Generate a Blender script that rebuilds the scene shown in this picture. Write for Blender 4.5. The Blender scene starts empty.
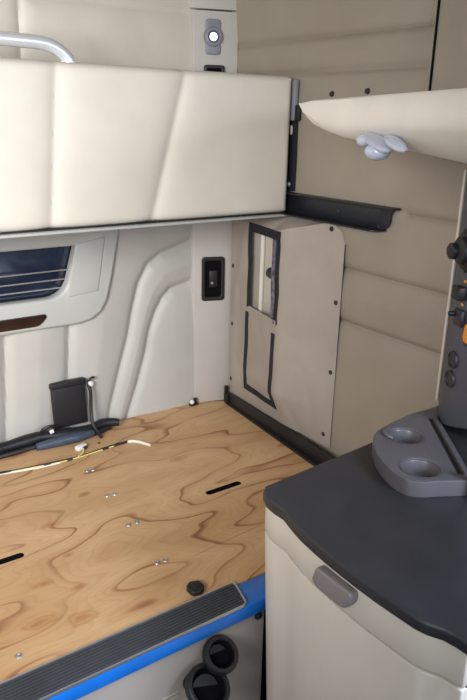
import bpy, bmesh, math, random
import numpy as np
from mathutils import Vector, Matrix, noise as mnoise

random.seed(7)
SC = bpy.context.scene
COL = SC.collection
ZO = 1.6           # coordinates below are measured from eye height; the cab floor lies at world z = 0
R = math.radians

# ------------------------------------------------------------------ materials
def new_mat(name):
    m = bpy.data.materials.new(name); m.use_nodes = True
    nt = m.node_tree
    return m, nt, nt.nodes['Principled BSDF']

def set_bump(nt, b, height, strength, dist):
    bp = nt.nodes.new('ShaderNodeBump'); bp.inputs['Strength'].default_value = strength
    bp.inputs['Distance'].default_value = dist
    nt.links.new(height, bp.inputs['Height']); nt.links.new(bp.outputs['Normal'], b.inputs['Normal'])

def noise_tex(nt, scale, detail=3, rough=0.55, vec=None):
    n = nt.nodes.new('ShaderNodeTexNoise'); n.inputs['Scale'].default_value = scale
    n.inputs['Detail'].default_value = detail; n.inputs['Roughness'].default_value = rough
    if vec is None:
        tc = nt.nodes.new('ShaderNodeTexCoord'); vec = tc.outputs['Object']
    nt.links.new(vec, n.inputs['Vector'])
    return n.outputs['Fac']

def ramp(nt, fac, stops):
    r = nt.nodes.new('ShaderNodeValToRGB')
    e = r.color_ramp.elements
    while len(e) < len(stops): e.new(0.5)
    for k, (p, c) in enumerate(stops):
        e[k].position = p; e[k].color = (c[0], c[1], c[2], 1)
    nt.links.new(fac, r.inputs['Fac'])
    return r.outputs['Color']

def srgb(r, g, b):
    f = lambda c: (c/255/12.92) if c/255 <= 0.04045 else ((c/255+0.055)/1.055)**2.4
    return (f(r), f(g), f(b))

def plain(name, col, rough=0.5, metal=0.0, var=0.08, vscale=9.0, bump=0.0, bscale=400.0, bdist=0.001, spec=0.5, coat=0.0):
    m, nt, b = new_mat(name)
    c2 = tuple(min(1, x*(1-var)) for x in col); c1 = tuple(min(1, x*(1+var*0.5)) for x in col)
    f = noise_tex(nt, vscale)
    nt.links.new(ramp(nt, f, [(0.3, c2), (0.7, c1)]), b.inputs['Base Color'])
    b.inputs['Roughness'].default_value = rough; b.inputs['Metallic'].default_value = metal
    b.inputs['Specular IOR Level'].default_value = spec
    b.inputs['Coat Weight'].default_value = coat
    if bump: set_bump(nt, b, noise_tex(nt, bscale, 2), bump, bdist)
    return m

def plywood_mat():
    m, nt, b = new_mat('plywood')
    L = nt.links
    tc = nt.nodes.new('ShaderNodeTexCoord')
    def contour(scale, loc, k, stops, rough=0.45, det=1.8):
        mp = nt.nodes.new('ShaderNodeMapping'); mp.inputs['Scale'].default_value = scale
        mp.inputs['Rotation'].default_value = (0, 0, R(-4)); mp.inputs['Location'].default_value = loc
        L.new(tc.outputs['Object'], mp.inputs['Vector'])
        base = noise_tex(nt, 1.0, det, rough, mp.outputs['Vector'])
        mul = nt.nodes.new('ShaderNodeMath'); mul.operation = 'MULTIPLY'; mul.inputs[1].default_value = k
        L.new(base, mul.inputs[0])
        fr = nt.nodes.new('ShaderNodeMath'); fr.operation = 'FRACT'; L.new(mul.outputs[0], fr.inputs[0])
        return ramp(nt, fr.outputs[0], stops), fr
    coarse, fr = contour((1.9, 5.6, 1.0), (3.1, 1.7, 0.4), 7.0, [(0.0, srgb(207, 169, 127)), (0.5, srgb(213, 178, 136)), (0.86, srgb(204, 164, 121)), (0.955, srgb(152, 104, 70)), (0.975, srgb(160, 112, 77)), (1.0, srgb(204, 165, 123))])
    fine, _f = contour((1.9, 5.6, 1.0), (3.1, 1.7, 0.4), 35.0, [(0.0, (1, 1, 1)), (0.6, (0.985, 0.98, 0.97)), (0.9, (0.93, 0.90, 0.87)), (1.0, (1, 1, 1))])
    # some of the growth lines fade out
    fade = ramp(nt, noise_tex(nt, 4.5, 2, 0.5), [(0.32, (0.15, 0.15, 0.15)), (0.56, (0.95, 0.95, 0.95))])
    flat = nt.nodes.new('ShaderNodeMix'); flat.data_type = 'RGBA'
    flat.inputs['A'].default_value = (*srgb(209, 172, 130), 1)
    L.new(fade, flat.inputs['Factor']); L.new(coarse, flat.inputs['B'])
    fm = nt.nodes.new('ShaderNodeMix'); fm.data_type = 'RGBA'; fm.blend_type = 'MULTIPLY'; fm.inputs['Factor'].default_value = 1.0
    L.new(flat.outputs['Result'], fm.inputs['A']); L.new(fine, fm.inputs['B'])
    rings = fm.outputs['Result']
    # broad tone drift of the veneer
    mp2 = nt.nodes.new('ShaderNodeMapping'); mp2.inputs['Scale'].default_value = (1.6, 5.0, 1.0)
    L.new(tc.outputs['Object'], mp2.inputs['Vector'])
    drift = ramp(nt, noise_tex(nt, 1.4, 3, 0.5, mp2.outputs['Vector']), [(0.3, (0.80, 0.74, 0.66)), (0.7, (1.0, 1.0, 1.0))])
    mx = nt.nodes.new('ShaderNodeMix'); mx.data_type = 'RGBA'; mx.blend_type = 'MULTIPLY'
    mx.inputs['Factor'].default_value = 1.0
    L.new(rings, mx.inputs['A']); L.new(drift, mx.inputs['B'])
    # fine pores along the grain
    mp3 = nt.nodes.new('ShaderNodeMapping'); mp3.inputs['Scale'].default_value = (14, 260, 1.0)
    L.new(tc.outputs['Object'], mp3.inputs['Vector'])
    pores = ramp(nt, noise_tex(nt, 1.0, 2, 0.5, mp3.outputs['Vector']), [(0.25, (0.86, 0.82, 0.78)), (0.55, (1, 1, 1))])
    mx2 = nt.nodes.new('ShaderNodeMix'); mx2.data_type = 'RGBA'; mx2.blend_type = 'MULTIPLY'
    mx2.inputs['Factor'].default_value = 0.7
    L.new(mx.outputs['Result'], mx2.inputs['A']); L.new(pores, mx2.inputs['B'])
    out = mx2.outputs['Result']
    # knots: dark core with a few rings round it
    for (kx, ky, rx, ry) in [(0.479, 1.346, 0.018, 0.013), (0.421, 1.125, 0.045, 0.028), (0.342, 1.160, 0.05, 0.022), (0.391, 1.275, 0.035, 0.018), (0.455, 1.222, 0.028, 0.012), (0.37, 1.56, 0.045, 0.02), (0.49, 1.49, 0.04, 0.018), (0.95, 1.62, 0.05, 0.02)]:
        km = nt.nodes.new('ShaderNodeMapping'); km.vector_type = 'POINT'
        km.inputs['Location'].default_value = (-(kx-0.5)/rx, -(ky-1.5)/ry, 0); km.inputs['Scale'].default_value = (1/rx, 1/ry, 0)
        wob = nt.nodes.new('ShaderNodeVectorMath'); wob.operation = 'ADD'
        nz = nt.nodes.new('ShaderNodeTexNoise'); nz.inputs['Scale'].default_value = 30
        L.new(tc.outputs['Object'], nz.inputs['Vector'])
        sc = nt.nodes.new('ShaderNodeVectorMath'); sc.operation = 'SCALE'; sc.inputs['Scale'].default_value = 0.9
        L.new(nz.outputs['Color'], sc.inputs[0])
        L.new(tc.outputs['Object'], km.inputs['Vector'])
        L.new(km.outputs['Vector'], wob.inputs[0]); L.new(sc.outputs['Vector'], wob.inputs[1])
        of = nt.nodes.new('ShaderNodeVectorMath'); of.operation = 'SUBTRACT'; of.inputs[1].default_value = (0.45, 0.45, 0.45)
        L.new(wob.outputs['Vector'], of.inputs[0])
        fl = nt.nodes.new('ShaderNodeVectorMath'); fl.operation = 'MULTIPLY'; fl.inputs[1].default_value = (1, 1, 0)
        L.new(of.outputs['Vector'], fl.inputs[0])
        ln = nt.nodes.new('ShaderNodeVectorMath'); ln.operation = 'LENGTH'; L.new(fl.outputs['Vector'], ln.inputs[0])
        core = 0.62 if rx < 0.02 else 0.74
        kr = ramp(nt, ln.outputs['Value'], [(0.0, (core, core*0.84, core*0.72)), (0.28, (0.80, 0.68, 0.58)), (0.45, (0.94, 0.88, 0.82)), (0.62, (0.84, 0.76, 0.68)), (0.8, (0.97, 0.94, 0.91)), (1.0, (1, 1, 1))])
        k2 = nt.nodes.new('ShaderNodeMix'); k2.data_type = 'RGBA'; k2.blend_type = 'MULTIPLY'; k2.inputs['Factor'].default_value = 1.0
        L.new(out, k2.inputs['A']); L.new(kr, k2.inputs['B']); out = k2.outputs['Result']
    L.new(out, b.inputs['Base Color'])
    b.inputs['Roughness'].default_value = 0.52
    b.inputs['Specular IOR Level'].default_value = 0.35
    set_bump(nt, b, fr.outputs[0], 0.05, 0.002)
    return m

M = {}
M['vinyl'] = plain('cream_vinyl', srgb(216, 209, 197), 0.46, var=0.05, bump=0.18, bscale=520)
M['rearvinyl'] = plain('pale_vinyl', srgb(184, 182, 177), 0.48, var=0.05, bump=0.18, bscale=520)
M['upvinyl'] = plain('upper_cream_vinyl', srgb(206, 200, 188), 0.5, var=0.06, bump=0.18, bscale=520)
M['tanvinyl'] = plain('tan_wall_vinyl', srgb(152, 143, 130), 0.55, var=0.10, vscale=4, bump=0.2, bscale=430)
M['mould'] = plain('moulded_pale_plastic', srgb(184, 186, 183), 0.4, var=0.03)
M['pillar'] = plain('pillar_plastic', srgb(186, 181, 177), 0.5, var=0.05, bump=0.1)
M['beige'] = plain('beige_plastic', srgb(206, 198, 187), 0.42, var=0.04, bump=0.12, bscale=600)
M['greybeige'] = plain('grey_beige_panel', srgb(172, 163, 156), 0.45, var=0.05, bump=0.1)
M['cream'] = plain('cream_plastic', srgb(240, 236, 228), 0.42, var=0.04, bump=0.08)
M['fabric'] = plain('tan_canvas', srgb(164, 154, 145), 0.85, var=0.08, vscale=7, bump=0.35, bscale=900, spec=0.2)
M['black'] = plain('black_plastic', (0.012, 0.012, 0.014), 0.45, var=0.2, bump=0.1)
M['blackmetal'] = plain('black_painted_steel', (0.010, 0.012, 0.018), 0.38, var=0.2)
M['binding'] = plain('black_webbing', (0.012, 0.013, 0.018), 0.75, var=0.2, bump=0.3, bscale=900)
M['rubber'] = plain('ribbed_rubber', (0.055, 0.058, 0.066), 0.34, var=0.2)
M['void'] = plain('dark_cavity', (0.004, 0.004, 0.005), 0.9, spec=0.1)
M['alu'] = plain('aluminium', (0.72, 0.73, 0.75), 0.32, 0.9, var=0.06)
M['chrome'] = plain('satin_silver_tube', (0.82, 0.85, 0.90), 0.34, 0.55, var=0.03)
M['steel'] = plain('zinc_screw', (0.42, 0.43, 0.45), 0.4, 0.7, var=0.2, vscale=60)
M['blue'] = plain('blue_paint', (0.008, 0.17, 0.66), 0.30, var=0.15, coat=0.3)
M['top'] = plain('charcoal_worktop', (0.027, 0.027, 0.032), 0.40, var=0.18, vscale=14, bump=0.35, bscale=900, bdist=0.0008)
M['grey'] = plain('warm_grey_plastic', srgb(92, 90, 95), 0.36, var=0.05, bump=0.1, bscale=700)
M['column'] = plain('slate_grey_plastic', srgb(84, 85, 95), 0.5, var=0.06, bump=0.15, bscale=700)
M['handle'] = plain('grey_handle', srgb(130, 122, 121), 0.36, var=0.05)
M['socket'] = plain('dark_grey_socket', srgb(52, 50, 56), 0.5)
M['lampgrey'] = plain('blue_grey_lamp_plastic', srgb(128, 130, 140), 0.38, var=0.04)
M['lampwhite'] = plain('pale_lamp_plastic', srgb(186, 193, 210), 0.3, var=0.03)
M['lens'] = plain('sky_tinted_lens', srgb(192, 201, 222), 0.12, var=0.02, spec=0.7)  # the blue of the sky's reflection is put into the base colour
M['wood'] = plain('dark_wood_inlay', srgb(50, 32, 26), 0.28, var=0.35, vscale=25, coat=0.4)
M['orange'] = plain('orange_button', (0.95, 0.36, 0.015), 0.4, var=0.04)
M['orange2'] = plain('faded_orange_tab', srgb(196, 140, 84), 0.5)
M['tape'] = plain('blue_grey_tape', srgb(66, 76, 94), 0.45, var=0.3, vscale=40)
M['yellow'] = plain('yellow_wire', (0.78, 0.68, 0.24), 0.4)
M['whitewire'] = plain('white_wire', (0.86, 0.83, 0.74), 0.4)
M['white'] = plain('white_nylon', (0.82, 0.82, 0.80), 0.35)
M['floor'] = plain('grey_floor_mat', srgb(70, 68, 66), 0.8, var=0.2, bump=0.4)
M['head'] = plain('headliner', srgb(160, 152, 140), 0.8, var=0.05)
M['ply'] = plywood_mat()

m, nt, b = new_mat('lit_lens'); b.inputs['Base Color'].default_value = (0.9, 0.92, 0.95, 1)
b.inputs['Emission Color'].default_value = (0.92, 0.96, 1, 1); b.inputs['Emission Strength'].default_value = 1.6
M['lit'] = m
m, nt, b = new_mat('tinted_glass'); b.inputs['Roughness'].default_value = 0.08
b.inputs['Specular IOR Level'].default_value = 0.7
nt.links.new(ramp(nt, noise_tex(nt, 5, 3), [(0.35, (0.010, 0.016, 0.034)), (0.7, (0.030, 0.046, 0.085))]), b.inputs['Base Color'])
M['glass'] = m
m, nt, b = new_mat('clear_vinyl')
b.inputs['Base Color'].default_value = (0.25, 0.24, 0.23, 1); b.inputs['Roughness'].default_value = 0.15
b.inputs['Alpha'].default_value = 0.07
M['clear'] = m
m, nt, b = new_mat('vinyl_reflection'); b.inputs['Roughness'].default_value = 0.2  # mottled purple-grey: the clear vinyl's reflection as a colour
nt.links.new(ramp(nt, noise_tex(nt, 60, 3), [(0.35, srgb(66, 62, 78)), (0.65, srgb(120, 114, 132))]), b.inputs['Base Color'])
M['reflect'] = m

# ------------------------------------------------------------------ object helpers
def tag(o, label=None, cat=None, group=None, kind=None):
    if label: o['label'] = label
    if cat: o['category'] = cat
    if group: o['group'] = group
    if kind: o['kind'] = kind
    return o

def thing(name, label, cat, loc, group=None):
    o = bpy.data.objects.new(name, None); COL.objects.link(o)
    o.location = (loc[0], loc[1], loc[2]+ZO); o.empty_display_size = 0.05
    return tag(o, label, cat, group)

def world_loc(o):
    v = Vector((0, 0, 0))
    while o is not None:
        v += o.location; o = o.parent
    return v

class MB:
    def __init__(s): s.bm = bmesh.new()
    def _bev(s, bm, w, seg=2, ang=30):
        es = [e for e in bm.edges if len(e.link_faces) == 2 and e.calc_face_angle(0) > R(ang)]
        if es: bmesh.ops.bevel(bm, geom=es, offset=w, segments=seg, profile=0.5, affect='EDGES', clamp_overlap=True)
    def _take(s, bm):
        bmesh.ops.recalc_face_normals(bm, faces=bm.faces[:])
        me = bpy.data.meshes.new('tmp'); bm.to_mesh(me); bm.free(); s.bm.from_mesh(me); bpy.data.meshes.remove(me)
    def box(s, x0, x1, y0, y1, z0, z1, bev=0.0, seg=2, mat=None):
        bm = bmesh.new(); bmesh.ops.create_cube(bm, size=1)
        for v in bm.verts:
            v.co = Vector(((x0+x1)/2+v.co.x*(x1-x0), (y0+y1)/2+v.co.y*(y1-y0), (z0+z1)/2+v.co.z*(z1-z0)))
        if bev: s._bev(bm, bev, seg)
        if mat is not None: bm.transform(mat)
        s._take(bm); return s
    def prism(s, poly, axis, a, b, bev=0.0, seg=2, holes=(), mat=None, ang=30):
        """polygon in the two other axes (x,y | x,z | y,z), extruded from a to b along axis; holes are cut through"""
        bm = bmesh.new()
        def P(p, h):
            if axis == 'z': return Vector((p[0], p[1], h))
            if axis == 'y': return Vector((p[0], h, p[1]))
            return Vector((h, p[0], p[1]))
        if not holes:
            vs = [bm.verts.new(P(p, a)) for p in poly]; bm.faces.new(vs)
        else:
            es = []
            for lp in [poly]+list(holes):
                vs = [bm.verts.new(P(p, a)) for p in lp]
                es += [bm.edges.new((vs[k], vs[(k+1) % len(vs)])) for k in range(len(vs))]
            bmesh.ops.triangle_fill(bm, use_beauty=True, use_dissolve=False, edges=es)
            ax = {'x': (1, 2), 'y': (0, 2), 'z': (0, 1)}[axis]
            kill = []
            for f in bm.faces:
                c = f.calc_center_median()
                if any(inside((c[ax[0]], c[ax[1]]), h) for h in holes): kill.append(f)
            if kill: bmesh.ops.delete(bm, geom=kill, context='FACES_ONLY')
        r = bmesh.ops.extrude_face_region(bm, geom=bm.faces[:])
        d = P((0, 0), b-a)-P((0, 0), 0)
        for v in [g for g in r['geom'] if isinstance(g, bmesh.types.BMVert)]: v.co += d
        bmesh.ops.recalc_face_normals(bm, faces=bm.faces[:])
        if bev: s._bev(bm, bev, seg, ang)
        if mat is not None: bm.transform(mat)
        s._take(bm); return s
    def tube(s, pts, r, n=10, caps=True, sub=0):
        P = [Vector(p) for p in pts]
        rad = list(r) if hasattr(r, '__len__') else [r]*len(P)
        if sub: P, rad = smooth_path(P, rad, sub)
        bm = bmesh.new(); rings = []
        up = None
        for i, p in enumerate(P):
            t = (P[min(i+1, len(P)-1)]-P[max(i-1, 0)]).normalized()
            if up is None:
                up = t.orthogonal().normalized()
            up = (up-t*up.dot(t)).normalized(); sd = t.cross(up)
            rings.append([bm.verts.new(p+(up*math.cos(2*math.pi*k/n)+sd*math.sin(2*math.pi*k/n))*rad[i]) for k in range(n)])
        for i in range(len(rings)-1):
            for k in range(n):
                bm.faces.new((rings[i][k], rings[i][(k+1) % n], rings[i+1][(k+1) % n], rings[i+1][k]))
        if caps:
            bm.faces.new(rings[0]); bm.faces.new(rings[-1])
        s._take(bm); return s
    def lathe(s, prof, n=32, mat=None):
        """profile of (radius, height) pairs turned about local +z"""
        bm = bmesh.new(); rings = []
        for (r, h) in prof:
            if r < 1e-6: rings.append([bm.verts.new((0, 0, h))])
            else: rings.append([bm.verts.new((r*math.cos(2*math.pi*k/n), r*math.sin(2*math.pi*k/n), h)) for k in range(n)])
        for A, B in zip(rings, rings[1:]):
            for k in range(n):
                j = (k+1) % n
                if len(A) == 1 and len(B) == 1: continue
                if len(A) == 1: bm.faces.new((A[0], B[j], B[k]))
                elif len(B) == 1: bm.faces.new((A[k], A[j], B[0]))
                else: bm.faces.new((A[k], A[j], B[j], B[k]))
        if mat is not None: bm.transform(mat)
        s._take(bm); return s
    def grid(s, pts, back=None, axis=1):
        """pts[i][j] a grid of points; back: close the sheet into a solid whose rear lies at coordinate `back` on axis"""
        bm = bmesh.new()
        V = [[bm.verts.new(p) for p in row] for row in pts]
        for i in range(len(V)-1):
            for j in range(len(V[0])-1):
                bm.faces.new((V[i][j], V[i+1][j], V[i+1][j+1], V[i][j+1]))
        if back is not None:
            ring = [V[i][0] for i in range(len(V))]+V[-1][1:]+[V[i][-1] for i in range(len(V)-2, -1, -1)]+V[0][-2:0:-1]
            nb = []
            for v in ring:
                c = v.co.copy(); c[axis] = back; nb.append(bm.verts.new(c))
            n = len(ring)
            for k in range(n): bm.faces.new((ring[k], ring[(k+1) % n], nb[(k+1) % n], nb[k]))
            bm.faces.new(nb)
        s._take(bm); return s
    def sphere(s, c, r, sc=(1, 1, 1), mat=None, u=20, v=12):
        bm = bmesh.new(); bmesh.ops.create_uvsphere(bm, u_segments=u, v_segments=v, radius=r)
        bm.transform(Matrix.Diagonal((sc[0], sc[1], sc[2], 1)))
        if mat is not None: bm.transform(mat)
        bm.transform(Matrix.Translation(c)); s._take(bm); return s
    def build(s, name, m, parent=None, ang=38, smooth=True):
        bm = s.bm
        bm.transform(Matrix.Translation((0, 0, ZO)))
        if parent is None:
            xs = [v.co for v in bm.verts]
            org = Vector(((min(v.x for v in xs)+max(v.x for v in xs))/2, (min(v.y for v in xs)+max(v.y for v in xs))/2, min(v.z for v in xs)))
            if name.startswith(('wall', 'floor', 'ceiling', 'trim', 'window')): org = Vector((0, 0, 0))
        else:
            org = world_loc(parent)
        bm.transform(Matrix.Translation(-org))
        for f in bm.faces: f.smooth = smooth
        for e in bm.edges:
            e.smooth = not (len(e.link_faces) == 2 and e.calc_face_angle(0) > R(ang))
        me = bpy.data.meshes.new(name); bm.to_mesh(me); bm.free()
        me.materials.append(m)
        o = bpy.data.objects.new(name, me); COL.objects.link(o)
        if parent is None: o.location = org
        else: o.parent = parent
        return o

def inside(p, poly):
    c = False
    for (x0, y0), (x1, y1) in zip(poly, poly[1:]+poly[:1]):
        if (y0 > p[1]) != (y1 > p[1]) and p[0] < (x1-x0)*(p[1]-y0)/(y1-y0)+x0: c = not c
    return c

def smooth_path(P, rad, sub):
    out, ro = [], []
    n = len(P)
    for i in range(n-1):
        p0, p1, p2, p3 = P[max(i-1, 0)], P[i], P[i+1], P[min(i+2, n-1)]
        for k in range(sub):
            t = k/sub
            out.append(0.5*((2*p1)+(p2-p0)*t+(2*p0-5*p1+4*p2-p3)*t*t+(3*p1-p0-3*p2+p3)*t**3))
            ro.append(rad[i]*(1-t)+rad[i+1]*t)
    out.append(P[-1]); ro.append(rad[-1])
    return out, ro

def rrect(cx, cy, w, h, r, n=6):
    pts = []
    for (sx, sy, a0) in ((1, 1, 0), (-1, 1, 90), (-1, -1, 180), (1, -1, 270)):
        for k in range(n+1):
            a = R(a0+90*k/n)
            pts.append((cx+sx*(w/2-r)+r*math.cos(a), cy+sy*(h/2-r)+r*math.sin(a)))
    return pts

def round_poly(poly, radii, n=6):
    out = []
    N = len(poly)
    for i, p in enumerate(poly):
        r = radii[i] if hasattr(radii, '__len__') else radii
        p = Vector(p); a = Vector(poly[i-1]); c = Vector(poly[(i+1) % N])
        if r <= 0: out.append(tuple(p)); continue
        da, dc = (a-p), (c-p)
        r1 = min(r, da.length*0.45, dc.length*0.45)
        A = p+da.normalized()*r1; C = p+dc.normalized()*r1
        for k in range(n+1):
            t = k/n
            out.append(tuple(A*(1-t)**2+p*2*t*(1-t)+C*t*t))
    return out

def frame_mat(origin, x, z):
    """placement whose local x and z axes point along x and z"""
    z = Vector(z).normalized(); x = Vector(x); x = (x-z*x.dot(z)).normalized(); y = z.cross(x)
    m = Matrix((x, y, z)).transposed().to_4x4(); m.translation = Vector(origin); return m

def seg_dist(X, Z, line):
    d = np.full(X.shape, 1e9)
    for (ax, az), (bx, bz) in zip(line, line[1:]):
        vx, vz = bx-ax, bz-az; L2 = vx*vx+vz*vz
        t = np.clip(((X-ax)*vx+(Z-az)*vz)/L2, 0, 1)
        d = np.minimum(d, np.hypot(X-(ax+t*vx), Z-(az+t*vz)))
    return d

def lin(a, b, step):
    n = max(1, int(round((b-a)/step))); return [a+(b-a)*k/n for k in range(n+1)]

# ------------------------------------------------------------------ the cab shell
def struct(name, mb, m, parent=None, ang=38):
    o = mb.build(name, m, parent, ang)
    if parent is None: o['kind'] = 'structure'
    return o

# rear wall: quilted vinyl, curved channels sweeping up from the bunk
S_A = [(0.885, -1.02), (0.892, -0.963), (0.928, -0.838), (0.969, -0.705), (0.988, -0.617), (1.013, -0.53), (1.048, -0.47), (1.098, -0.437), (1.235, -0.396)]
S_B = [(0.950, -1.02), (0.965, -0.981), (1.004, -0.872), (1.033, -0.778), (1.051, -0.697), (1.075, -0.636), (1.103, -0.59), (1.135, -0.562), (1.235, -0.54)]
S_C = [(0.710, -1.02), (0.736, -0.887), (0.749, -0.822), (0.767, -0.60)]
S_D = [(0.530, -1.02), (0.545, -0.85), (0.561, -0.60)]
mir = lambda s: [(0.40-x, z) for x, z in s]
seams = [S_A, S_B, S_C, S_D]+[mir(s) for s in (S_A, S_B, S_C, S_D)]
seams += [[(-1.0, 0.306), (1.235, 0.306)], [(0.678, 0.306), (0.662, -0.10)], [(-0.278, 0.306), (-0.262, -0.10)], [(-1.0, -0.10), (1.235, -0.10)]]
xs = lin(-1.0, 0.44, 0.02)[:-1]+lin(0.44, 0.86, 0.006)[:-1]+lin(0.86, 1.235, 0.004)
zs = lin(-1.03, -0.30, 0.005)[:-1]+lin(-0.30, -0.10, 0.02)
X, Z = np.meshgrid(np.array(xs), np.array(zs), indexing='ij')
dep = np.full(X.shape, 1e9)
for s_ in seams: dep = np.minimum(dep, seg_dist(X, Z, s_))
bul = 0.008*(1-np.exp(-(dep/0.014)**2))+0.020*(1-np.exp(-dep/0.060))
niche = (X > -0.43) & (X < 0.83) & (Z > -0.572) & (Z < -0.335)
bul[niche] = -0.04
pad = MB().grid([[(X[i, j], 1.992-bul[i, j], Z[i, j]) for j in range(len(zs))] for i in range(len(xs))], back=2.06, axis=1)
pad.box(-1.0, 1.45, 2.0, 2.06, -1.6, -1.03).box(1.235, 1.45, 2.0, 2.06, -1.03, 0.75)
struct('wall_rear', pad, M['rearvinyl'])
zs3 = lin(-0.098, 0.10, 0.04)[:-1]+lin(0.10, 0.40, 0.0075)[:-1]+lin(0.40, 0.75, 0.05)
X, Z = np.meshgrid(np.array(xs), np.array(zs3), indexing='ij')
dep = np.full(X.shape, 1e9)
for s_ in seams[-4:]: dep = np.minimum(dep, seg_dist(X, Z, s_))
bul = 0.016*(1-np.exp(-dep/0.020))
upper_pad = MB().grid([[(X[i, j], 1.992-bul[i, j], Z[i, j]) for j in range(len(zs3))] for i in range(len(xs))], back=2.06, axis=1)
struct('wall_rear_upper', upper_pad, M['upvinyl'])

# side wall on the passenger side: horizontal quilting, one upright gap
hs = [[(1.17, -0.2225), (0.40, -0.2225)], [(1.92, -0.399), (0.4, -0.399)], [(1.92, -0.553), (0.4, -0.553)], [(1.92, 0.214), (1.13, 0.212)], [(1.92, 0.125), (1.13, 0.126)], [(1.92, 0.42), (0.4, 0.42)]]
gap = [(1.128, 0.75), (1.128, 0.0)]
ys = lin(-0.5, 0.95, 0.05)[:-1]+lin(0.95, 1.40, 0.009)[:-1]+lin(1.40, 1.95, 0.02)
zs2 = lin(-1.03, -0.62, 0.03)[:-1]+lin(-0.62, 0.46, 0.0055)[:-1]+lin(0.46, 0.75, 0.05)
Yg, Zg = np.meshgrid(np.array(ys), np.array(zs2), indexing='ij')
d1 = np.full(Yg.shape, 1e9)
for s_ in hs: d1 = np.minimum(d1, seg_dist(Yg, Zg, s_))
bul = 0.013*(1-np.exp(-d1/0.008))+0.006*np.clip(d1/0.08, 0, 1)
dg = seg_dist(Yg, Zg, gap)
wav = np.array([[0.004*mnoise.noise(Vector((y*5, z*7, 3.3))) for z in zs2] for y in ys])
bul = bul+wav
flat_ = np.clip((np.abs(dg)-0.008)/0.02, 0, 1)
bul = bul*flat_+0.017*(1-flat_)
side_pad = MB().grid([[(1.364-bul[i, j], Yg[i, j], Zg[i, j]) for j in range(len(zs2))] for i in range(len(ys))], back=1.42, axis=0)
side_pad.box(1.37, 1.42, -0.5, 1.95, -1.6, -1.03)
wr = struct('wall_right', side_pad, M['tanvinyl'])
for (y, z) in [(1.463, 0.067), (1.330, 0.072)]:
    MB().lathe([(0, 0.006), (0.006, 0.006), (0.008, 0.0), (0, 0)], 12, frame_mat((1.346, y, z), (0, 1, 0), (-1, 0, 0))).build('snap_stud', M['black'], wr)

struct('trim_3', MB().box(1.342, 1.366, 1.1268, 1.1312, 0.0, 0.75, 0.001), M['void'])
struct('wall_left', MB().box(-1.10, -1.04, 0.62, 2.06, -1.6, 0.75), M['tanvinyl'])
struct('floor', MB().box(-1.1, 1.42, -1.3, 2.06, -1.66, -1.6), M['floor'])
struct('ceiling', MB().box(-1.1, 1.42, -0.75, 2.06, 0.75, 0.80), M['head'])

# corner pillar, set across the angle of the two walls; the upper length is a separate moulding
struct('trim_1', MB().prism([(1.212, 1.966), (1.350, 1.919), (1.36, 2.0), (1.212, 2.02)], 'z', -1.0, 0.313, 0.003), M['pillar'])
struct('trim_2', MB().prism([(1.209, 1.968), (1.350, 1.921), (1.36, 2.0), (1.209, 2.02)], 'z', 0.317, 0.75, 0.003), M['pillar'])

# window in the rear wall: moulded surround, tinted pane, guard bars, wood inlay
def mx(poly): return [(0.40-x, z) for x, z in reversed(poly)]
right = [(0.789, -0.632), (0.835, -0.624), (0.870, -0.602), (0.893, -0.563), (0.912, -0.492), (0.930, -0.409), (0.957, -0.27)]
outer = mx(right)+right
outer = [(x*0.99, z*0.99) for x, z in outer]
hr = round_poly([(0.20, -0.545), (0.755, -0.541), (0.800, -0.384), (0.20, -0.387)], [0, 0.06, 0.012, 0], 8)
hr = [p for p in hr if p[0] > 0.21]
hole = hr+[(0.40-x, z) for x, z in reversed(hr)]
hole = [(x*0.985, z*0.985) for x, z in hole]
w1 = struct('window_1', MB().prism(outer, 'y', 1.951, 1.996, 0.010, 4, holes=[hole], ang=50), M['mould'], ang=30)
MB().prism([(0.80*0.98, -0.380*0.98), (0.899*0.98, -0.364*0.98), (0.868*0.98, -0.535*0.98), (0.763*0.98, -0.545*0.98)], 'y', 1.9475, 1.953, 0.0035, 3).build('inset_panel', M['mould'], w1)
MB().box(-0.42, 0.82, 1.998, 2.002, -0.565, -0.34).build('pane', M['glass'], w1)
for z in (-0.457, -0.485, -0.511):
    MB().tube([(-0.38, 1.977, z), (0.776, 1.977, z+0.004)], 0.0023, 8).build('guard_bar', M['alu'], w1)
MB().box(-0.37, 0.755, 1.985, 1.9975, -0.555, -0.530, 0.003).build('lower_sill', M['black'], w1)
wp = round_poly([(-0.29, -0.585*0.985), (0.686*0.985, -0.585*0.985), (0.690*0.985, -0.596*0.985), (0.665*0.985, -0.6215*0.985), (-0.27, -0.6215*0.985)], [0.01, 0.006, 0.008, 0.02, 0.01])
MB().prism(wp, 'y', 1.9475, 1.953, 0.0012).build('wood_inlay', M['wood'], w1)

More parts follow.
